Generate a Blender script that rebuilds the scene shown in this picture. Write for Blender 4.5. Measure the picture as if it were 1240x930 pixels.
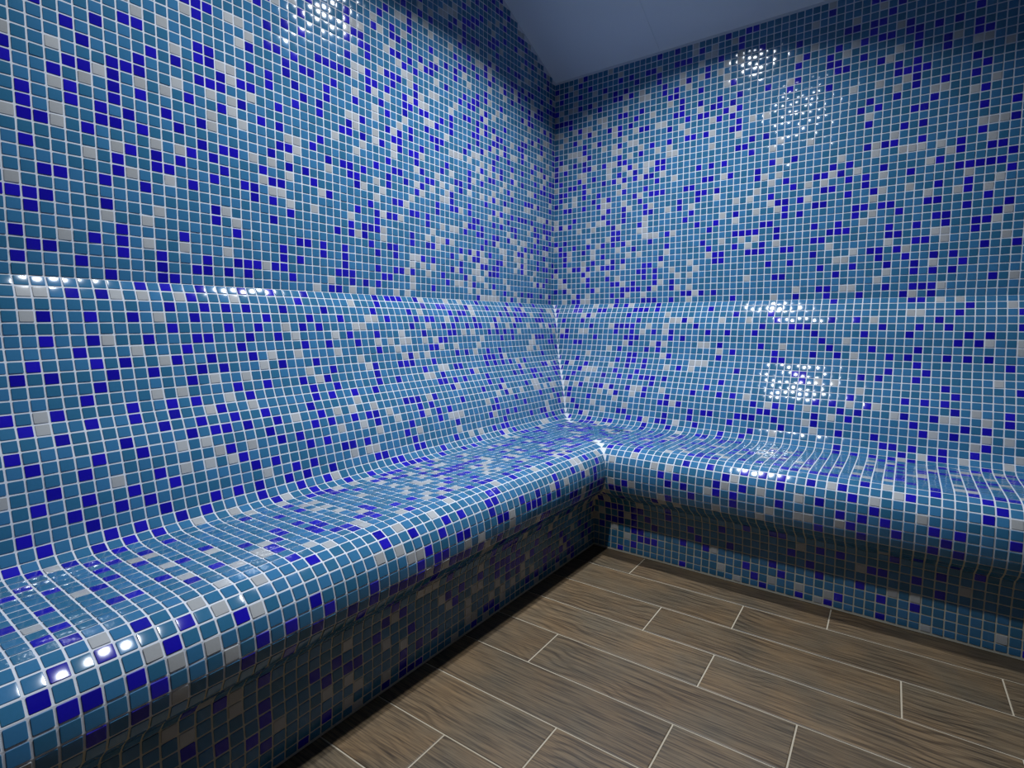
import bpy, math, random
import numpy as np
from mathutils import Matrix, Vector

for o in list(bpy.data.objects):
    bpy.data.objects.remove(o)
scene = bpy.context.scene
COL = scene.collection
P = 0.0265                      # mosaic pitch in metres: one unit below is one tile
FLOOR = -36.15                  # floor level in tiles, measured from the ledge line (0)


def W(x, y, z):
    """tile units -> metres, floor at z = 0"""
    return Vector((x * P, y * P, (z - FLOOR) * P))


# ------------------------------------------------------------------ camera
YAW, PITCH, ROLL = -0.6238, -0.0868, 0.0030
CAMT = np.array([56.52, -88.95, -3.69])
FPX, SHX, SHY = 650.56, 12.1, -15.8
fwd = Vector((math.sin(YAW) * math.cos(PITCH), math.cos(YAW) * math.cos(PITCH), math.sin(PITCH)))
rgt = fwd.cross(Vector((0, 0, 1))).normalized()
upv = rgt.cross(fwd)
r2 = rgt * math.cos(ROLL) + upv * math.sin(ROLL)
u2 = -rgt * math.sin(ROLL) + upv * math.cos(ROLL)
cam = bpy.data.cameras.new('camera')
cam_o = bpy.data.objects.new('camera', cam)
COL.objects.link(cam_o)
M = Matrix((r2, u2, -fwd)).transposed().to_4x4()
M.translation = W(*CAMT)
cam_o.matrix_world = M
cam.sensor_fit = 'HORIZONTAL'
cam.sensor_width = 36.0
cam.lens = FPX / 1240 * 36.0
cam.shift_x = -SHX / 1240
cam.shift_y = SHY / 1240
cam.clip_start = 0.02
scene.camera = cam_o

# ------------------------------------------------------------------ world, lamps, exposure
world = bpy.data.worlds.new('world')
scene.world = world
world.use_nodes = True
world.node_tree.nodes['Background'].inputs[0].default_value = (0.25, 0.33, 0.45, 1)
world.node_tree.nodes['Background'].inputs[1].default_value = 0.05


def downlight(name, x, y, z, power, size, spread):
    l = bpy.data.lights.new(name, 'AREA')
    l.shape = 'DISK'
    l.size = size
    l.energy = power
    l.color = (0.86, 0.92, 1.0)
    o = bpy.data.objects.new(name, l)
    COL.objects.link(o)
    l.spread = math.radians(spread)
    o.location = W(x, y, z)
    return o


downlight('ceiling_lamp', 28.5, -30, 50.5, 19.5, 0.06, 134)
downlight('ceiling_lamp', 31.5, -63, 50.5, 15, 0.06, 148)

vs = scene.view_settings
vs.view_transform = 'Standard'
vs.look = 'None'
vs.gamma = 1.0
vs.exposure = 0.0
vs.use_curve_mapping = False

# ------------------------------------------------------------------ materials


def new_mat(name):
    m = bpy.data.materials.new(name)
    m.use_nodes = True
    nt = m.node_tree
    return m, nt, nt.nodes, nt.links, nt.nodes['Principled BSDF']


def tile_mat(name, lo, hi, rough):
    """glazed glass mosaic: colour runs from lo to hi with the tint stored per piece"""
    m, nt, N, L, b = new_mat(name)
    a = N.new('ShaderNodeAttribute')
    a.attribute_name = 'tint'
    tc = N.new('ShaderNodeNewGeometry')
    no = N.new('ShaderNodeTexNoise')
    no.inputs['Scale'].default_value = 240
    no.inputs['Detail'].default_value = 2
    L.new(tc.outputs['Position'], no.inputs['Vector'])
    ad = N.new('ShaderNodeMath')
    ad.operation = 'MULTIPLY_ADD'
    L.new(no.outputs['Fac'], ad.inputs[0])
    ad.inputs[1].default_value = 0.35
    L.new(a.outputs['Fac'], ad.inputs[2])
    mx = N.new('ShaderNodeMix')
    mx.data_type = 'RGBA'
    L.new(ad.outputs[0], mx.inputs[0])
    mx.inputs[6].default_value = (*lo, 1)
    mx.inputs[7].default_value = (*hi, 1)
    L.new(mx.outputs[2], b.inputs['Base Color'])
    e = N.new('ShaderNodeAttribute')             # arrises are ground, not fire-polished
    e.attribute_name = 'arris'
    rr = N.new('ShaderNodeMapRange')
    L.new(e.outputs['Fac'], rr.inputs['Value'])
    rr.inputs['To Min'].default_value = rough
    rr.inputs['To Max'].default_value = 0.55
    L.new(rr.outputs[0], b.inputs['Roughness'])
    b.inputs['IOR'].default_value = 1.5
    return m


def grout_mat(name, c1, c2):
    m, nt, N, L, b = new_mat(name)
    g = N.new('ShaderNodeNewGeometry')
    n1 = N.new('ShaderNodeTexNoise')
    n1.inputs['Scale'].default_value = 6
    n1.inputs['Detail'].default_value = 6
    L.new(g.outputs['Position'], n1.inputs['Vector'])
    mx = N.new('ShaderNodeMix')
    mx.data_type = 'RGBA'
    L.new(n1.outputs['Fac'], mx.inputs[0])
    mx.inputs[6].default_value = (*c1, 1)
    mx.inputs[7].default_value = (*c2, 1)
    L.new(mx.outputs[2], b.inputs['Base Color'])
    n2 = N.new('ShaderNodeTexNoise')
    n2.inputs['Scale'].default_value = 900
    L.new(g.outputs['Position'], n2.inputs['Vector'])
    bp = N.new('ShaderNodeBump')
    bp.inputs['Strength'].default_value = 0.25
    bp.inputs['Distance'].default_value = 0.001
    L.new(n2.outputs['Fac'], bp.inputs['Height'])
    L.new(bp.outputs['Normal'], b.inputs['Normal'])
    b.inputs['Roughness'].default_value = 0.75
    return m


M_SKY = tile_mat('glazed_sky_blue', (0.030, 0.145, 0.25), (0.046, 0.185, 0.36), 0.10)
M_COB = tile_mat('glazed_cobalt', (0.008, 0.006, 0.30), (0.016, 0.010, 0.46), 0.10)
M_PEARL = tile_mat('glazed_pearl_grey', (0.37, 0.375, 0.37), (0.47, 0.48, 0.475), 0.12)
TILE_MATS = [M_SKY, M_COB, M_PEARL]
M_GROUT = grout_mat('pale_grout', (0.62, 0.65, 0.70), (0.78, 0.80, 0.84))
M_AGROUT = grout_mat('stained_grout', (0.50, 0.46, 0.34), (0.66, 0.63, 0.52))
M_FGROUT = grout_mat('floor_grout', (0.42, 0.35, 0.24), (0.54, 0.47, 0.36))


def wood_mat():
    m, nt, N, L, b = new_mat('wood_look_porcelain')
    tc = N.new('ShaderNodeTexCoord')
    oi = N.new('ShaderNodeObjectInfo')
    off = N.new('ShaderNodeVectorMath')
    off.operation = 'SCALE'
    L.new(oi.outputs['Random'], off.inputs['Scale'])
    off.inputs[0].default_value = (37.0, 91.0, 13.0)
    add = N.new('ShaderNodeVectorMath')
    add.operation = 'ADD'
    L.new(tc.outputs['Object'], add.inputs[0])
    L.new(off.outputs[0], add.inputs[1])
    # cathedral grain: rings cut almost lengthwise and bent by low noise
    warp = N.new('ShaderNodeTexNoise')
    warp.inputs['Scale'].default_value = 3.0
    warp.inputs['Detail'].default_value = 2
    L.new(add.outputs[0], warp.inputs['Vector'])
    mp = N.new('ShaderNodeMapping')
    mp.inputs['Scale'].default_value = (2.0, 15.0, 1.0)
    L.new(add.outputs[0], mp.inputs['Vector'])
    wv = N.new('ShaderNodeVectorMath')
    wv.operation = 'MULTIPLY_ADD'
    L.new(warp.outputs['Color'], wv.inputs[0])
    wv.inputs[1].default_value = (0.1, 2.6, 0.0)
    L.new(mp.outputs[0], wv.inputs[2])
    wave = N.new('ShaderNodeTexWave')
    wave.bands_direction = 'Y'
    wave.inputs['Scale'].default_value = 1.0
    wave.inputs['Distortion'].default_value = 1.2
    wave.inputs['Detail'].default_value = 3.0
    wave.inputs['Detail Scale'].default_value = 1.6
    L.new(wv.outputs[0], wave.inputs['Vector'])
    mp2 = N.new('ShaderNodeMapping')
    mp2.inputs['Scale'].default_value = (9.0, 300.0, 1.0)
    L.new(add.outputs[0], mp2.inputs['Vector'])
    fine = N.new('ShaderNodeTexNoise')
    fine.inputs['Scale'].default_value = 1.0
    fine.inputs['Detail'].default_value = 5
    fine.inputs['Roughness'].default_value = 0.6
    L.new(mp2.outputs[0], fine.inputs['Vector'])
    blot = N.new('ShaderNodeTexNoise')
    blot.inputs['Scale'].default_value = 7
    blot.inputs['Detail'].default_value = 3
    L.new(add.outputs[0], blot.inputs['Vector'])
    r1 = N.new('ShaderNodeValToRGB')
    r1.color_ramp.elements[0].position = 0.34
    r1.color_ramp.elements[0].color = (0.052, 0.036, 0.020, 1)
    r1.color_ramp.elements[1].position = 0.60
    r1.color_ramp.elements[1].color = (0.190, 0.138, 0.077, 1)
    L.new(fine.outputs['Fac'], r1.inputs['Fac'])
    r2_ = N.new('ShaderNodeValToRGB')
    r2_.color_ramp.elements[0].position = 0.05
    r2_.color_ramp.elements[0].color = (0.42, 0.40, 0.38, 1)
    r2_.color_ramp.elements[1].position = 0.40
    r2_.color_ramp.elements[1].color = (1, 1, 1, 1)
    L.new(wave.outputs['Fac'], r2_.inputs['Fac'])
    pat = N.new('ShaderNodeTexNoise')            # grain figure shows in patches only
    pat.inputs['Scale'].default_value = 5.0
    L.new(add.outputs[0], pat.inputs['Vector'])
    pr = N.new('ShaderNodeMapRange')
    pr.inputs['From Min'].default_value = 0.42
    pr.inputs['From Max'].default_value = 0.62
    pr.inputs['To Max'].default_value = 0.85
    L.new(pat.outputs['Fac'], pr.inputs['Value'])
    mul = N.new('ShaderNodeMix')
    mul.data_type = 'RGBA'
    mul.blend_type = 'MULTIPLY'
    L.new(pr.outputs[0], mul.inputs[0])
    L.new(r1.outputs['Color'], mul.inputs[6])
    L.new(r2_.outputs['Color'], mul.inputs[7])
    r3 = N.new('ShaderNodeValToRGB')
    r3.color_ramp.elements[0].position = 0.3
    r3.color_ramp.elements[0].color = (0.80, 0.84, 0.92, 1)
    r3.color_ramp.elements[1].position = 0.7
    r3.color_ramp.elements[1].color = (1.15, 1.0, 0.86, 1)
    L.new(blot.outputs['Fac'], r3.inputs['Fac'])
    mul2 = N.new('ShaderNodeMix')
    mul2.data_type = 'RGBA'
    mul2.blend_type = 'MULTIPLY'
    mul2.inputs[0].default_value = 1.0
    L.new(mul.outputs[2], mul2.inputs[6])
    L.new(r3.outputs['Color'], mul2.inputs[7])
    hsv = N.new('ShaderNodeHueSaturation')
    vr = N.new('ShaderNodeMapRange')
    L.new(oi.outputs['Random'], vr.inputs['Value'])
    vr.inputs['To Min'].default_value = 0.88
    vr.inputs['To Max'].default_value = 1.12
    L.new(vr.outputs[0], hsv.inputs['Value'])
    L.new(mul2.outputs[2], hsv.inputs['Color'])
    L.new(hsv.outputs['Color'], b.inputs['Base Color'])
    bp = N.new('ShaderNodeBump')
    bp.inputs['Strength'].default_value = 0.3
    bp.inputs['Distance'].default_value = 0.0006
    L.new(fine.outputs['Fac'], bp.inputs['Height'])
    L.new(bp.outputs['Normal'], b.inputs['Normal'])
    b.inputs['Roughness'].default_value = 0.5
    return m


M_WOOD = wood_mat()


def plain_mat(name, c, rough, bump=0.0, scale=300):
    m, nt, N, L, b = new_mat(name)
    g = N.new('ShaderNodeNewGeometry')
    n = N.new('ShaderNodeTexNoise')
    n.inputs['Scale'].default_value = scale
    n.inputs['Detail'].default_value = 3
    L.new(g.outputs['Position'], n.inputs['Vector'])
    r = N.new('ShaderNodeValToRGB')
    r.color_ramp.elements[0].color = (*[v * 0.94 for v in c], 1)
    r.color_ramp.elements[1].color = (*c, 1)
    L.new(n.outputs['Fac'], r.inputs['Fac'])
    L.new(r.outputs['Color'], b.inputs['Base Color'])
    if bump:
        bp = N.new('ShaderNodeBump')
        bp.inputs['Strength'].default_value = bump
        bp.inputs['Distance'].default_value = 0.001
        L.new(n.outputs['Fac'], bp.inputs['Height'])
        L.new(bp.outputs['Normal'], b.inputs['Normal'])
    b.inputs['Roughness'].default_value = rough
    return m


M_CEIL = plain_mat('white_ceiling_board', (0.74, 0.75, 0.77), 0.6, 0.1)
M_FAR = plain_mat('blue_wall_out_of_view', (0.05, 0.06, 0.075), 0.6)  # unseen walls, colour darkened to cut the light they bounce back

# ------------------------------------------------------------------ mesh helpers


def mesh_obj(name, verts, faces, mats, parent=None, smooth=False):
    me = bpy.data.meshes.new(name)
    me.from_pydata([tuple(v) for v in verts], [], faces)
    for m in (mats if isinstance(mats, (list, tuple)) else [mats]):
        me.materials.append(m)
    if smooth:
        me.polygons.foreach_set('use_smooth', [True] * len(me.polygons))
    me.update()
    o = bpy.data.objects.new(name, me)
    COL.objects.link(o)
    if parent:
        o.parent = parent
    return o


def box(name, lo, hi, mat, parent=None, kind=None):
    """box between two corners given in tile units"""
    a, b = W(*lo), W(*hi)
    v = [(x, y, z) for x in (a.x, b.x) for y in (a.y, b.y) for z in (a.z, b.z)]
    f = [(0, 1, 3, 2), (4, 6, 7, 5), (0, 4, 5, 1), (2, 3, 7, 6), (0, 2, 6, 4), (1, 5, 7, 3)]
    o = mesh_obj(name, v, f, mat, parent)
    if kind:
        o['kind'] = kind
    return o


# one mosaic piece: pillowed, corners nipped; unit = one pitch, z out of the wall
def tile_shape():
    def ring(h, c, z):
        return [(h, h - c, z), (h - c, h, z), (-h + c, h, z), (-h, h - c, z),
                (-h, -h + c, z), (-h + c, -h, z), (h - c, -h, z), (h, -h + c, z)]
    v = ring(.434, .04, -.03) + ring(.432, .04, .034) + ring(.414, .035, .050)
    f = []
    for r in (0, 8):
        for i in range(8):
            j = (i + 1) % 8
            f.append((r + i, r + j, r + 8 + j, r + 8 + i))
    flat = len(f)
    # the softly domed face has its own rim so that its gloss does not run over the arris
    v += ring(.414, .035, .050)
    v += [(.29, .29, .0585), (-.29, .29, .0585), (-.29, -.29, .0585), (.29, -.29, .0585)]
    q = [32, 32, 33, 33, 34, 34, 35, 35]
    for i in range(8):
        j = (i + 1) % 8
        f.append((24 + i, 24 + j, q[i]) if q[i] == q[j] else (24 + i, 24 + j, q[j], q[i]))
    f.append((32, 33, 34, 35))
    return np.array(v), f, flat


TV, TF, NFLAT = tile_shape()
SMOOTH = [i >= NFLAT for i in range(len(TF))]
NV = len(TV)
ARRIS = [1.0 if i < 24 else 0.0 for i in range(NV)]
TINTS = [0.0, 0.25, 0.5, 0.75]
TILE_MESH = {}
for ci, nm in enumerate(('sky', 'cobalt', 'pearl')):
    for ti, tv in enumerate(TINTS):
        me = bpy.data.meshes.new('tile_' + nm)
        me.from_pydata([tuple(a) for a in TV * P], [], TF)
        me.materials.append(TILE_MATS[ci])
        me.polygons.foreach_set('use_smooth', SMOOTH)
        at = me.attributes.new('tint', 'FLOAT', 'POINT')
        at.data.foreach_set('value', [tv] * NV)
        at = me.attributes.new('arris', 'FLOAT', 'POINT')
        at.data.foreach_set('value', ARRIS)
        TILE_MESH[ci, ti] = me

rng = np.random.default_rng(7)
CR = np.array([r2[:], u2[:], fwd[:]])


def project(X):
    d = (X - CAMT) @ CR.T
    zz = np.maximum(d[..., 2], 1e-3)
    return np.stack([620 + SHX + FPX * d[..., 0] / zz, 465 + SHY - FPX * d[..., 1] / zz], -1), d[..., 2]


class Field:
    """mosaic pieces of one thing; each piece = centre, three axes, sizes, colour"""
    def __init__(self):
        self.t = []

    def add(self, c, ex, ey, n, sx, sy, col, host, wob=.017):
        # small unevenness of hand-laid sheets
        tx, ty = rng.normal(0, wob, 2)
        n2 = n + ex * tx + ey * ty
        n2 /= np.linalg.norm(n2)
        ex2 = ex - n2 * ex.dot(n2)
        ex2 /= np.linalg.norm(ex2)
        ey2 = np.cross(n2, ex2)
        self.t.append((c + n * rng.normal(0, .006), ex2, ey2, n2, sx, sy, col,
                       int(rng.integers(0, 4)), host))

    def build(self, limit=300):
        C = np.array([t[0] for t in self.t])
        EX = np.array([t[1] for t in self.t])
        EY = np.array([t[2] for t in self.t])
        NN = np.array([t[3] for t in self.t])
        S = np.array([(t[4], t[5]) for t in self.t])
        q = []
        for a, b in ((-.43, -.43), (.43, -.43), (.43, .43), (-.43, .43)):
            q.append(C + EX * (a * S[:, :1]) + EY * (b * S[:, 1:]))
        uv, dep = project(np.stack(q, 1))
        x, y = uv[..., 0], uv[..., 1]
        area = 0.5 * np.abs(sum(x[:, i] * y[:, (i + 1) % 4] - x[:, (i + 1) % 4] * y[:, i] for i in range(4)))
        ok = (dep.min(1) > 3) & (x.mean(1) > 3) & (x.mean(1) < 1237) & (y.mean(1) > 3) & (y.mean(1) < 927)
        ok &= ((CAMT - C) * NN).sum(1) > 0
        area[~ok] = 0
        order = np.argsort(-area)
        single = set(order[:limit].tolist())
        rest = {}
        for i, (c, ex, ey, n, sx, sy, col, tint, host) in enumerate(self.t):
            if i in single and area[i] > 0:
                o = bpy.data.objects.new('tile', TILE_MESH[col, tint])
                COL.objects.link(o)
                o.parent = host
                o.matrix_parent_inverse = host.matrix_world.inverted()
                m = Matrix.Identity(4)
                for k in range(3):
                    m[k][0], m[k][1], m[k][2] = ex[k] * sx, ey[k] * sy, n[k]
                m.translation = W(*c)
                o.matrix_basis = m
            else:
                rest.setdefault(host.name, (host, []))[1].append(i)
        F = np.array([len(f) for f in TF])
        loops = np.concatenate([np.array(f) for f in TF])
        for host, ids in rest.values():
            n = len(ids)
            c, ex, ey, nn, s = C[ids], EX[ids], EY[ids], NN[ids], S[ids]
            V = (c[:, None] + TV[None, :, :1] * (ex * s[:, :1])[:, None]
                 + TV[None, :, 1:2] * (ey * s[:, 1:])[:, None] + TV[None, :, 2:] * nn[:, None])
            V[..., 2] -= FLOOR
            V *= P
            me = bpy.data.meshes.new('tile_field')
            me.vertices.add(n * NV)
            me.vertices.foreach_set('co', V.reshape(-1))
            LL = (loops[None] + (np.arange(n) * NV)[:, None]).reshape(-1)
            cnt = np.tile(F, n)
            me.loops.add(len(LL))
            me.loops.foreach_set('vertex_index', LL)
            me.polygons.add(len(cnt))
            me.polygons.foreach_set('loop_start', np.concatenate([[0], np.cumsum(cnt)[:-1]]))
            me.polygons.foreach_set('loop_total', cnt)
            for m in TILE_MATS:
                me.materials.append(m)
            me.polygons.foreach_set('material_index', np.repeat([self.t[i][6] for i in ids], len(TF)))
            me.polygons.foreach_set('use_smooth', np.tile(SMOOTH, n))
            at = me.attributes.new('tint', 'FLOAT', 'POINT')
            at.data.foreach_set('value', np.repeat([TINTS[self.t[i][7]] for i in ids], NV).astype(np.float32))
            at = me.attributes.new('arris', 'FLOAT', 'POINT')
            at.data.foreach_set('value', np.tile(ARRIS, n).astype(np.float32))
            me.update(calc_edges=True)
            me.validate()
            o = bpy.data.objects.new('tile_field', me)
            COL.objects.link(o)
            o.parent = host
            o.matrix_parent_inverse = host.matrix_world.inverted()
            o['kind'] = 'stuff'


# PATTERN-BEGIN
# colours read off the photograph, column number -> row numbers
WALL_READ = {'L': {47: (9, 33), 48: (1, 33), 49: (1, 32), 50: (1, 32), 51: (1, 31), 52: (1, 31), 53: (1, 30), 54: (1,
    30), 55: (1, 29), 56: (0, 29), 57: (0, 29), 58: (0, 28), 59: (0, 28), 60: (0, 27), 61: (0, 27), 62: (0, 26), 63:
    (0, 26), 64: (0, 25), 65: (0, 25), 66: (0, 24), 67: (0, 24), 68: (0, 24), 69: (0, 23), 70: (0, 23), 71: (0, 22),
    72: (0, 22), 73: (0, 21), 74: (0, 21), 75: (0, 21), 76: (0, 20), 77: (0, 20), 78: (0, 5)}, 'R': {24: (19, 26), 25:
    (3, 26), 26: (3, 26), 27: (3, 25), 28: (3, 25), 29: (3, 25), 30: (3, 25), 31: (3, 25), 32: (3, 24), 33: (3, 24),
    34: (3, 40), 35: (2, 40), 36: (2, 40), 37: (2, 40), 38: (2, 40), 39: (2, 40), 40: (2, 40), 41: (2, 40), 42: (2,
    40), 43: (2, 40), 44: (2, 40), 45: (2, 40), 46: (2, 40), 47: (2, 40), 48: (2, 39), 49: (2, 39), 50: (2, 39), 51:
    (2, 38), 52: (2, 38), 53: (2, 38), 54: (2, 37), 55: (2, 37), 56: (2, 37), 57: (2, 36), 58: (2, 36), 59: (2, 36),
    60: (2, 36), 61: (1, 35), 62: (1, 35), 63: (1, 35), 64: (1, 34), 65: (1, 34), 66: (1, 26), 67: (1, 8)}}
WALL_COBALT = {'L': {47: [15, 19, 26], 48: [2, 7, 24, 26], 49: [11, 15, 22, 23, 26], 50: [4, 5, 17, 20, 21, 26], 51:
    [12, 16, 24], 52: [5, 13, 21, 24, 28, 30], 53: [3, 5, 20, 22, 25], 54: [1, 8, 13, 15, 23, 24, 28], 55: [2, 3, 4,
    11, 15, 17, 19, 25], 56: [2, 7, 9, 11, 14, 21, 22, 25, 27], 57: [12, 17, 29], 58: [2, 9, 10, 20, 22, 24], 59: [1,
    2, 10, 18, 20], 60: [2, 5, 13], 61: [1, 11, 13, 17, 19, 20], 62: [6, 7, 10, 12, 19, 21, 22, 26], 63: [1, 2, 13,
    15, 19, 21, 22, 25, 26], 64: [1, 9, 12, 17], 65: [4, 11, 14, 20], 66: [0, 10, 15], 67: [0, 1, 2, 10, 11, 20], 68:
    [8, 13, 16, 18, 19, 22], 69: [11, 14, 18, 22], 70: [2, 3, 4, 9, 10, 13, 15, 16, 17, 18], 71: [0, 6, 8, 13, 14,
    21], 72: [3, 12, 17, 19], 73: [1, 14, 15, 17, 20], 74: [8, 16], 75: [2, 6, 8, 12, 21], 76: [2, 5, 6, 10, 12, 13,
    14], 77: [1, 3, 6, 16, 17]}, 'R': {24: [17, 27], 25: [13, 18, 26], 26: [14, 18, 26], 27: [12, 16, 17, 21, 29, 30],
    28: [9, 17, 19, 30], 29: [8, 11, 19, 21], 30: [6, 7, 12, 17, 26], 31: [6, 7, 21, 27], 32: [19, 32], 33: [8, 10,
    13, 23, 25], 34: [10, 23, 40], 35: [7, 10, 22, 24, 40], 36: [7, 10, 18, 19, 37], 37: [7, 8, 11, 24, 31], 38: [5,
    11, 15, 20], 39: [3, 9, 10, 14], 40: [3, 7, 12, 13, 14, 17, 30], 41: [5, 7, 16, 20, 31, 33, 36], 42: [12, 14, 34],
    44: [6, 8, 10, 13, 17], 45: [4, 8, 13, 15, 17, 29, 32, 33, 39], 46: [9, 15, 18, 31, 32, 34], 47: [3, 9, 10, 17,
    31, 36], 48: [9, 14, 16, 18, 36], 49: [4, 11, 12, 25, 32, 34], 50: [12, 15, 16, 20, 23, 26, 35, 36, 39], 51: [6,
    14, 25, 31, 34, 36], 52: [5, 6, 12, 17, 20, 34, 37], 53: [4, 8, 9, 12, 20, 26, 29, 30, 38], 54: [6, 8, 11, 22, 29,
    34, 35], 55: [5, 16, 24, 27, 28, 29, 30, 32, 33, 34], 56: [3, 4, 7, 9, 20, 22, 24, 29], 57: [7, 12, 25, 34], 58:
    [3, 5, 10, 12, 14, 17, 27, 31, 32], 59: [9, 10, 34], 60: [3, 5, 16, 18, 19], 61: [4, 11, 13, 14, 16, 27, 29, 32,
    33, 35], 62: [8, 9, 16, 20, 23, 25, 28, 32], 63: [6, 9, 12, 16, 18], 64: [2, 10, 16, 18], 65: [11, 15, 17, 21,
    23], 66: [6]}}
WALL_PEARL = {'L': {48: [18], 49: [1, 14], 50: [11], 51: [9], 53: [15, 16], 54: [9, 12, 14, 16], 55: [10], 56: [10,
    13], 57: [2, 11], 58: [13, 19, 25], 59: [16, 24, 26], 60: [6, 17, 18, 20, 21, 26], 61: [3, 7, 21], 62: [15, 16,
    18], 64: [25], 65: [3, 12, 18, 21], 66: [9, 17, 23], 67: [6, 12], 68: [3, 5, 17, 23], 69: [9], 70: [11], 71: [5,
    17], 72: [10, 16], 74: [3, 12, 13, 15, 18], 77: [7, 12, 18]}, 'R': {26: [4, 6, 15], 27: [5], 29: [7, 24, 28], 30:
    [16, 30], 31: [9, 13, 19, 36, 37], 32: [34], 33: [12, 15, 28, 34], 34: [9], 35: [3, 8, 15, 27], 36: [9, 13, 16],
    37: [18, 27], 38: [14, 17, 22], 39: [8, 13, 18, 20, 23], 40: [31], 41: [34], 43: [14, 16, 22, 35, 38], 45: [16,
    40], 46: [7, 17], 47: [5, 19, 33], 48: [5, 28, 34, 37], 49: [6, 17], 50: [10, 24], 51: [11, 13, 19, 20, 28, 38],
    52: [2, 14, 16, 31], 53: [3, 7, 21, 27, 32, 35], 54: [19, 28], 55: [6, 14, 19], 56: [19], 57: [13, 17, 26], 58:
    [4, 8, 19, 26], 59: [7, 8, 18, 32], 60: [13], 61: [15, 25, 31], 62: [21, 31], 63: [13, 19, 21, 26], 64: [9, 14,
    21, 30], 65: [7, 10], 66: [2]}}
BENCH_READ = {'L': {48: [(0, 2)], 49: [(0, 8)], 50: [(0, 11)], 51: [(0, 14)], 52: [(0, 18)], 53: [(0, 21)], 54: [(0,
    21)], 55: [(0, 21)], 56: [(0, 21)], 57: [(0, 21)], 58: [(0, 21)], 59: [(0, 21)], 60: [(0, 21)], 61: [(0, 21)], 62:
    [(0, 21)], 63: [(0, 21), (35, 36)], 64: [(0, 21), (35, 38), (43, 52)], 65: [(0, 22), (35, 52)], 66: [(0, 24), (35,
    52)], 67: [(0, 26), (35, 52)], 68: [(0, 28), (35, 52)], 69: [(0, 30), (35, 52)], 70: [(0, 52)], 71: [(0, 51)], 72:
    [(0, 50)], 73: [(0, 49)], 74: [(0, 49)], 75: [(0, 48)], 76: [(0, 47)], 77: [(0, 46)], 78: [(0, 46)], 79: [(0,
    45)], 80: [(2, 44)], 81: [(12, 42)], 82: [(20, 41)], 83: [(28, 40)], 84: [(37, 40)]}, 'R': {25: [(0, 2)], 26: [(0,
    10)], 27: [(0, 16)], 28: [(0, 21)], 29: [(0, 21)], 30: [(0, 21)], 31: [(0, 21)], 32: [(0, 21)], 33: [(0, 21), (35,
    36), (43, 52)], 34: [(0, 21), (35, 52)], 35: [(0, 21), (35, 52)], 36: [(0, 21), (35, 52)], 37: [(0, 21), (35,
    52)], 38: [(0, 21), (35, 52)], 39: [(0, 21), (35, 52)], 40: [(0, 21), (35, 52)], 41: [(0, 21), (35, 52)], 42: [(0,
    21), (35, 52)], 43: [(0, 21), (35, 52)], 44: [(0, 21), (35, 52)], 45: [(0, 21), (35, 52)], 46: [(0, 21), (35,
    52)], 47: [(1, 21), (35, 52)], 48: [(1, 21), (35, 52)], 49: [(1, 21), (35, 52)], 50: [(1, 21), (35, 52)], 51: [(1,
    21), (35, 52)], 52: [(1, 21), (35, 52)], 53: [(1, 21), (35, 52)], 54: [(1, 21), (35, 52)], 55: [(1, 21), (35,
    52)], 56: [(1, 21), (35, 52)], 57: [(1, 21), (35, 52)], 58: [(1, 21), (35, 52)], 59: [(1, 21), (35, 52)], 60: [(1,
    21), (35, 52)], 61: [(1, 21), (35, 52)], 62: [(1, 21), (35, 52)], 63: [(1, 21), (35, 52)], 64: [(1, 21), (35,
    52)], 65: [(1, 21), (35, 52)], 66: [(1, 21), (41, 52)], 67: [(1, 21), (47, 52)]}}
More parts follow.
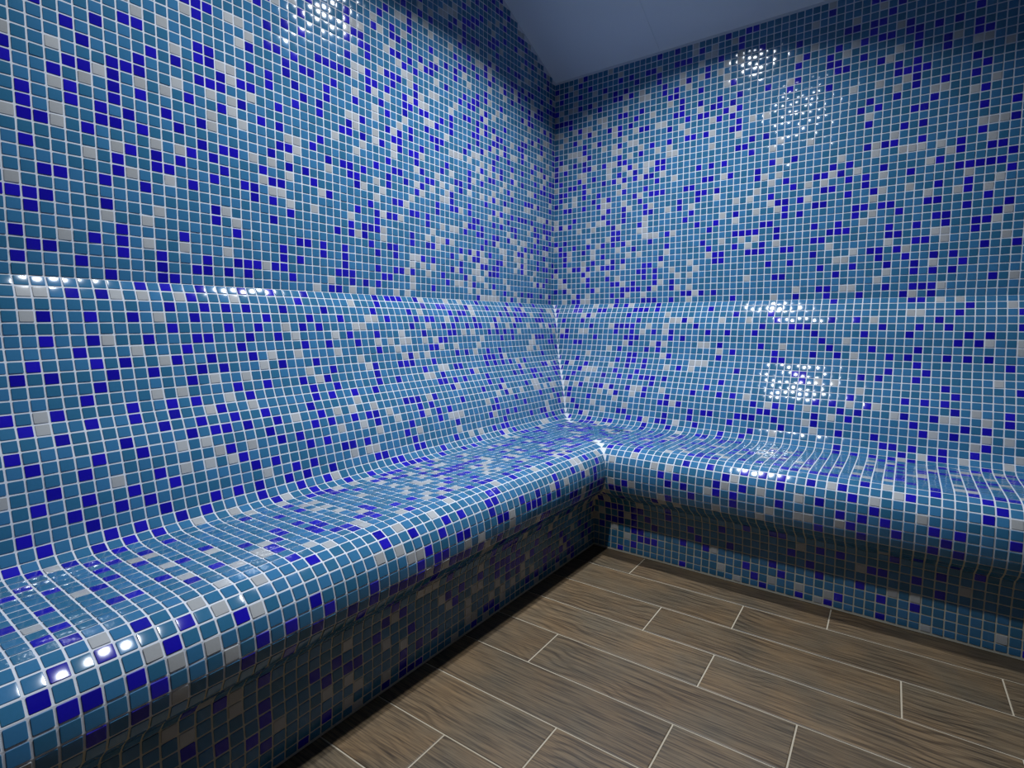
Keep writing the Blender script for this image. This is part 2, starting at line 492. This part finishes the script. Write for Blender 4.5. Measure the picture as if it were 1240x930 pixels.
BENCH_COBALT = {'L': {49: [3], 51: [2, 6, 9, 11], 52: [4, 10, 12, 18], 53: [0, 3, 8, 15], 54: [1, 4, 6, 11, 12, 14,
    17, 20], 55: [10, 13, 15, 21], 56: [2, 17, 19], 57: [0, 5, 8, 16, 20], 58: [3, 19, 21], 59: [4, 10, 14, 16, 20],
    60: [0, 2, 5, 7, 13, 15, 18, 22], 61: [6, 11], 62: [2, 4, 10, 14, 18, 20, 21], 63: [8, 13, 17], 64: [0, 2, 5, 7,
    12, 14, 16, 20, 47], 65: [1, 3, 5, 8, 14, 31, 33, 48, 51], 66: [6, 9, 11, 13, 20, 31, 36, 40, 47], 67: [0, 2, 4,
    7, 14, 21, 35, 39, 41, 52], 68: [11, 12, 29], 69: [0, 5, 8, 13, 18, 21, 34, 40, 42], 70: [3, 17, 20, 28, 45, 47,
    48, 50], 71: [7, 11, 12, 15, 19, 22, 24, 32, 40, 49], 72: [1, 8, 14, 18, 21, 29, 38, 41], 73: [3, 5, 7, 9, 19, 22,
    25, 33, 45, 48], 74: [1, 6, 10, 12, 15, 21, 23, 27, 31], 75: [16, 18, 20, 22, 25, 37, 44, 47], 76: [3, 5, 8, 11,
    13, 19, 24, 26, 28, 32, 38], 77: [7, 17, 23, 29, 32, 36, 40], 78: [8, 12, 15, 18, 21, 39, 41], 79: [11, 14, 20,
    23, 27, 37], 80: [22, 25, 30, 33, 35, 39, 41], 81: [26, 34, 37, 39], 82: [31, 38]}, 'R': {26: [3, 6], 28: [4], 29:
    [15, 18, 19], 30: [1, 5, 20], 31: [14, 18], 32: [7, 9, 18, 23], 33: [5, 13, 15, 49, 52], 34: [2, 8, 21, 36, 39,
    47], 35: [11, 15, 19, 40, 48], 36: [18, 49], 37: [5, 18, 21, 36], 38: [4, 7, 16, 18, 20, 38, 39, 46], 39: [2, 17,
    37, 48], 40: [3, 8, 9, 17, 39, 40], 41: [9, 16, 18, 36, 38, 45, 50], 42: [4, 19, 51], 43: [4, 11, 16, 36, 52], 44:
    [4, 11, 12, 45, 49], 45: [5, 8, 22, 36, 37, 39, 45, 50], 46: [6, 15, 17, 18, 47], 47: [3, 7, 52], 48: [8, 15, 36,
    48], 49: [16, 19, 21, 38, 41, 46, 49], 50: [3, 14, 17, 52], 51: [5, 11, 16, 22, 36, 39, 46, 51], 52: [7, 15, 37,
    40], 53: [4, 11, 19, 35, 39, 41, 49], 54: [8, 10, 20, 38, 47], 55: [20, 39, 47, 50, 52], 56: [5, 8, 14, 16, 21,
    40, 45], 57: [4, 7, 9, 11, 17, 20, 36], 58: [10, 14, 18, 44, 47, 50], 59: [3, 16, 21, 35, 39, 41], 60: [4, 8, 12,
    14, 20, 21, 40, 46, 48], 61: [2, 6, 13, 15, 18, 39, 41, 44], 62: [1, 5, 8, 17], 63: [6, 20, 35, 37, 45], 64: [5,
    8, 17, 19, 36], 65: [22, 39], 66: [9, 15, 16], 67: [2, 4, 12, 52]}}
BENCH_PEARL = {'L': {50: [5, 7], 52: [14, 16], 53: [8, 10], 54: [9, 21], 55: [5, 7], 56: [4], 57: [14, 22], 58: [7],
    59: [8], 61: [1, 9, 12, 19], 62: [16], 63: [11], 64: [9, 17, 35], 65: [12, 16, 22, 49], 66: [1, 15, 17], 67: [10,
    31, 33], 68: [3, 7, 15, 17, 22, 34], 69: [1, 10, 49], 70: [6, 29, 33, 36], 71: [1, 38], 72: [5, 35, 45, 46], 73:
    [17, 26, 29, 32, 37, 40], 74: [26, 36, 39, 44], 75: [46], 76: [1, 39, 41, 45], 77: [1, 3, 11, 12, 38], 78: [23,
    29], 79: [36], 80: [17], 81: [32]}, 'R': {27: [3], 28: [10, 11], 29: [7, 10], 30: [7, 10], 32: [3, 8], 36: [3],
    37: [15, 39, 49], 38: [41, 51], 39: [38], 40: [16, 37, 52], 41: [7, 20], 43: [38, 41], 44: [40, 51], 45: [16, 18],
    46: [12, 19], 47: [38, 40, 46, 51], 48: [12, 17, 23, 36, 40], 49: [6, 52], 50: [8, 15, 36, 51], 51: [13, 40], 52:
    [3], 53: [15, 47], 54: [37], 55: [16, 35, 44], 56: [2, 36, 49], 57: [2], 58: [21, 38, 49], 59: [18, 52], 60: [16],
    61: [16], 62: [21, 47], 63: [15, 19], 64: [6, 16, 18], 65: [11, 37, 51], 66: [1, 18, 21], 67: [6, 7, 20]}}
# PATTERN-END


def pick(pc, pw):
    r = rng.random()
    return 1 if r < pc else (2 if r < pc + pw else 0)


def wall_colour(side, u, r):
    # where the photograph shows the pieces large they are copied one by one, the rest follows the same mix
    rd = WALL_READ[side].get(u)
    if rd and rd[0] <= r <= rd[1]:
        return 1 if r in WALL_COBALT[side].get(u, ()) else (2 if r in WALL_PEARL[side].get(u, ()) else 0)
    return pick(.21, .15)


def bench_colour(side, n, j):
    read = any(a <= j <= b for a, b in BENCH_READ[side].get(n, ()))
    if read:
        return 1 if j in BENCH_COBALT[side].get(n, ()) else (2 if j in BENCH_PEARL[side].get(n, ()) else 0)
    return pick(.20, .11)


# ------------------------------------------------------------------ room shell
XEND, YEND, ZTOP = 110, -125, 53.0
SLOPE0, YR = 41.35, -24.5        # ceiling springs from the right wall and rises towards the room


def ceil_z(y):
    return SLOPE0 + (ZTOP - SLOPE0) * min(1.0, y / YR)




def wall_slab(name, pts, along, a, b, mat, parent=None):
    """extrude a wall section (depth behind the tiled face, height) along y or x"""
    n = len(pts)
    v = [W(-d, t, z) if along == 'y' else W(t, d, z) for t in (a, b) for d, z in pts]
    f = [(i, (i + 1) % n, n + (i + 1) % n, n + i) for i in range(n)] + [tuple(range(n))[::-1], tuple(range(n, 2 * n))]
    return mesh_obj(name, v, f, mat, parent)


# masonry behind, a mortar bed carrying the mosaic down to the ledge of the bench
BED = 1.0
wall_left = wall_slab('wall_left', [(BED, ZTOP + 4), (BED, FLOOR), (6, FLOOR), (6, ZTOP + 4)], 'y', 6, YEND, M_FAR)
wall_right = wall_slab('wall_right', [(BED, SLOPE0 + 4), (BED, FLOOR), (6, FLOOR), (6, SLOPE0 + 4)], 'x', 0, XEND, M_FAR)
wall_left['kind'] = wall_right['kind'] = 'structure'
bed_left = wall_slab('mortar_bed', [(0, ZTOP + 3), (0, -.25), (BED, -.25), (BED, ZTOP + 3)], 'y', BED, YEND, M_GROUT, wall_left)
bed_right = wall_slab('mortar_bed', [(0, SLOPE0 + 2), (0, -.25), (BED, -.25), (BED, SLOPE0 + 2)], 'x', 0, XEND, M_GROUT, wall_right)
wall_front = box('wall_front', (-6, YEND - 6, FLOOR), (XEND + 6, YEND, ZTOP + 4), M_FAR, kind='structure')
wall_side = box('wall_side', (XEND, YEND, FLOOR), (XEND + 6, 6, ZTOP + 4), M_FAR, kind='structure')

field = Field()
eX, eY, eZ = np.eye(3)
for u in range(0, 124):
    for r in range(0, 53):
        zc = r + .5
        if zc + .5 > ceil_z(-u) + .2:
            continue
        field.add(np.array([0, -u - .5, zc]), -eY, eZ, eX, 1, 1, wall_colour('L', u, r), bed_left, .021)
field.build()
field = Field()
for x in range(0, 108):
    for r in range(0, 41):
        field.add(np.array([x + .5, 0, r + .5]), eX, eZ, -eY, 1, 1, wall_colour('R', x, r), bed_right, .020)
field.build()

# ceiling: boards on a backing, one fine joint running up the slope
ceiling = mesh_obj('ceiling', [W(x, y, z) for x in (-6, XEND + 6) for y, z in
                               ((6, SLOPE0 - 2.5), (YR, ZTOP + .5), (YEND - 6, ZTOP + .5),
                                (YEND - 6, ZTOP + 4), (YR, ZTOP + 4), (6, SLOPE0 + 4))],
                   [(0, 1, 7, 6), (1, 2, 8, 7), (2, 3, 9, 8), (3, 4, 10, 9), (4, 5, 11, 10), (5, 0, 6, 11),
                    (5, 4, 1, 0), (4, 3, 2, 1), (6, 7, 10, 11), (7, 8, 9, 10)], M_CEIL)
ceiling['kind'] = 'structure'
JX = 20.5
for a, b in ((0.05, JX - .02), (JX + .02, 66), (66.04, XEND - .05)):
    for (y0, z0, y1, z1) in ((-.05, SLOPE0, YR, ZTOP), (YR, ZTOP, YEND + .05, ZTOP)):
        v = [W(x, y, z + d) for x in (a, b) for y, z in ((y0, z0), (y1, z1)) for d in (0, .45)]
        mesh_obj('panel', v, [(0, 2, 6, 4), (1, 5, 7, 3), (0, 4, 5, 1), (2, 3, 7, 6), (0, 1, 3, 2), (4, 6, 7, 5)],
                 M_CEIL, ceiling)

# floor: grout bed and wood-look planks, 60 x 15 cm, running along the right wall
floor = box('floor', (-6, YEND - 6, FLOOR - 4), (XEND + 6, 6, FLOOR - .06), M_FGROUT, kind='structure')
PL, PWD, GAP = 22.62, 5.72, .13
h = .35


def plank_mesh(l, w):
    a, b, e = l / 2 * P, w / 2 * P, .06 * P
    v = [(sx * a, sy * b, -h * P) for sx, sy in ((-1, -1), (1, -1), (1, 1), (-1, 1))]
    v += [(sx * a, sy * b, -.5 * e) for sx, sy in ((-1, -1), (1, -1), (1, 1), (-1, 1))]
    v += [(sx * (a - e), sy * (b - e), 0) for sx, sy in ((-1, -1), (1, -1), (1, 1), (-1, 1))]
    f = [(8, 9, 10, 11), (3, 2, 1, 0)]
    for r in (0, 4):
        for i in range(4):
            j = (i + 1) % 4
            f.append((r + i, r + j, r + 4 + j, r + 4 + i))
    me = bpy.data.meshes.new('plank')
    me.from_pydata(v, [], f)
    me.materials.append(M_WOOD)
    return me


PM = plank_mesh(PL - GAP, PWD - GAP)
starts = [28.3, 42.6, 35.0, 42.6, 28.2, 42.6, 35.1]
ang = math.radians(1.3)
for row in range(-1, 17):
    yc = -25.55 + PWD / 2 - PWD * row
    if yc - PWD / 2 < YEND:
        continue
    s = starts[row % 7] if row >= 0 else 35.0
    x = s - PL * math.ceil((s - 18) / PL)
    while x < XEND - 1:
        xc = x + PL / 2
        x += PL
        if xc - PL / 2 > XEND - 1:
            break
        # rows are laid a little out of true with the wall
        o = bpy.data.objects.new('plank', PM)
        COL.objects.link(o)
        o.parent = floor
        o.location = W(xc, yc + (xc - 35) * math.tan(ang), FLOOR)
        o.rotation_euler.z = ang

# ------------------------------------------------------------------ the bench
PROF_NEAR = [(0, 0), (.27, -.3), (.55, -.78), (.89, -1.53), (1.09, -2.46), (1.28, -3.5), (1.42, -4.5), (1.58, -5.5),
             (1.83, -6.43), (2.1, -7.39), (2.33, -8.35), (2.57, -9.31), (2.82, -10.26), (3.12, -11.15), (3.55, -12),
             (4, -12.92), (4.4, -13.88), (4.72, -14.82), (4.98, -15.8), (5.25, -16.8), (5.53, -17.75), (5.76, -18.74),
             (6.02, -19.7), (6.42, -20.5), (7, -21.02), (7.8, -21.2), (9, -21.25), (10.5, -21.23), (13, -21.17),
             (16, -21.13), (18.5, -21.1), (20, -21.15), (21, -21.45), (21.9, -22.02), (22.55, -22.86), (22.9, -23.93),
             (23.02, -25), (22.85, -25.99), (22.35, -26.9), (21.6, -27.5), (21.1, -28.1), (20.95, -29), (20.9, -30),
             (20.95, -31), (21.03, -32), (21, -33), (20.85, -34.5), (20.6, FLOOR + .05)]
PROF_CORNER = [(0, .05), (.35, -.32), (.75, -.9), (1.2, -1.7), (1.75, -2.9), (2.25, -4.6), (2.55, -6.5), (2.95, -8.4),
               (3.55, -10), (4.4, -11.7), (5.3, -13.4), (6.05, -15), (6.6, -16.6), (7.05, -18.2), (7.55, -19.3),
               (8.3, -20.05), (9.4, -20.38), (12, -20.45), (16, -20.4), (20, -20.35), (21.6, -20.5), (22.6, -21),
               (23.3, -21.8), (23.6, -22.8), (23.7, -24.2), (23.6, -25.3), (23.2, -26.4), (22.3, -27.3), (21.3, -27.9),
               (20.6, -28.5), (20.4, -29.4), (20.15, -31), (20.1, -33), (20.25, FLOOR + .05)]


def resample(pts, n):
    """n + 1 evenly spaced points on a Catmull-Rom curve through pts"""
    p = np.array([pts[0]] + pts + [pts[-1]], float)
    d = []
    for i in range(1, len(p) - 2):
        t = np.linspace(0, 1, 24, endpoint=False)[:, None]
        a, b, c, e = p[i - 1], p[i], p[i + 1], p[i + 2]
        d.append(.5 * (2 * b + (c - a) * t + (2 * a - 5 * b + 4 * c - e) * t ** 2 + (3 * b - a - 3 * c + e) * t ** 3))
    d = np.vstack(d + [p[-1:]])
    s = np.concatenate([[0], np.cumsum(np.linalg.norm(np.diff(d, axis=0), axis=1))])
    q = np.linspace(0, s[-1], n + 1)
    return np.stack([np.interp(q, s, d[:, 0]), np.interp(q, s, d[:, 1])], 1), s[-1]


_, LN = resample(PROF_NEAR, 50)
_, LC = resample(PROF_CORNER, 50)
ROWS = int(round((LN + LC) / 2))
NEAR, _ = resample(PROF_NEAR, ROWS)
CORN, _ = resample(PROF_CORNER, ROWS)
for q in (NEAR, CORN):
    q[:, 0] = np.maximum(q[:, 0], .15)       # a hairline joint between bench and wall
print('rows', ROWS, LN, LC)


def prof(u):
    t = min(max((u - 24) / 50, 0), 1.1)
    return CORN + (NEAR - CORN) * t


bench = bpy.data.objects.new('tiled_bench', None)
COL.objects.link(bench)
bench.location = W(12, -12, FLOOR)
bench['label'] = 'built-in corner bench covered in blue, cobalt and pearl mosaic, backrest curving into seat'
bench['category'] = 'bench'
JB = int(np.argmin(np.abs(CORN[:, 0] - 8.6) + np.abs(CORN[:, 1] + 20.2)))
JS = int(np.argmin(np.abs(CORN[:, 0] - 22.0) + np.abs(CORN[:, 1] + 20.7)))
JL = int(np.argmax(np.arange(len(CORN)) * (CORN[:, 1] < -26.3) > 0))
JF0 = int(np.argmax(CORN[:, 0] > 9.7))
JF1 = int(np.argmax(CORN[:, 0] > 20.3))
UEND, XBE = 118, 104
bpy.context.view_layer.update()


def bench_part(name, j0, j1, back, mat):
    """closed loft of the profile nodes j0..j1 round the corner"""
    secs = []
    for kind, s in [('L', UEND)] + [('L', q) for q in np.arange(79, 23.9, -2.75)] + [('M', 0), ('R', XBE)]:
        pr = prof(s if kind == 'L' else 0)
        pts = [tuple(a) for a in pr[j0:j1 + 1]] + back(pr)
        if kind == 'L':
            secs.append([W(d, -s, z) for d, z in pts])
        elif kind == 'M':
            secs.append([W(d, -d, z) for d, z in pts])
        else:
            secs.append([W(s, -d, z) for d, z in pts])
    n = len(secs[0])
    base = bench.location
    v = [p - base for s in secs for p in s]
    f = []
    for k in range(len(secs) - 1):
        for i in range(n):
            j = (i + 1) % n
            f.append((k * n + i, k * n + j, (k + 1) * n + j, (k + 1) * n + i))
    f.append(tuple(range(n))[::-1])
    f.append(tuple(range((len(secs) - 1) * n, len(secs) * n)))
    return mesh_obj(name, v, f, mat, bench)


backrest = bench_part('backrest', 0, JB, lambda p: [(.15, p[JB, 1])], M_GROUT)
seat = bench_part('seat', JB, JL, lambda p: [(p[JB, 0], p[JL, 1])], M_GROUT)
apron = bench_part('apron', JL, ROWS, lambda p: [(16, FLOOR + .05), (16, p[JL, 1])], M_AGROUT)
for o in (backrest, seat, apron):
    o.data.polygons.foreach_set('use_smooth', [False] * len(o.data.polygons))
bpy.context.view_layer.update()


def host_of(j):
    return backrest if j < JB else (seat if j < JL else apron)


field = Field()


def run(side, count, colour):
    for n in range(count):
        for j in range(ROWS):
            pr = prof(n + .5 if side == 'L' else 0)
            a, b = pr[j], pr[j + 1]
            m = max(a[0], b[0]) + .01
            if JF0 <= j < JF1:                  # the flat seat is laid straight through the corner
                m = CORN[JF0, 0] if side == 'L' else CORN[JF1, 0]
            lo, hi = float(n), n + 1.0
            if hi - m < .2:
                continue
            lo = max(lo, m)
            mid, ln = (a + b) / 2, np.linalg.norm(b - a)
            t = (b - a) / ln                    # down the profile
            nd = np.array([-t[1], t[0]])        # out of the bench
            w = (lo + hi) / 2
            if side == 'L':
                c = np.array([mid[0], -w, mid[1]])
                ey = -np.array([t[0], 0, t[1]])
                nn = np.array([nd[0], 0, nd[1]])
                ex = -eY
            else:
                c = np.array([w, -mid[0], mid[1]])
                ey = -np.array([0, -t[0], t[1]])
                nn = np.array([0, -nd[0], nd[1]])
                ex = eX
            ex = np.cross(ey, nn)
            sy = ln
            if j == ROWS - 1:
                c = c + ey * .12
                sy = ln * .75
            field.add(c, ex, ey, nn, hi - lo, sy, colour(n, j), host_of(j))


run('L', UEND, lambda n, j: bench_colour('L', n, j))
run('R', XBE, lambda n, j: bench_colour('R', n, j))
field.build()
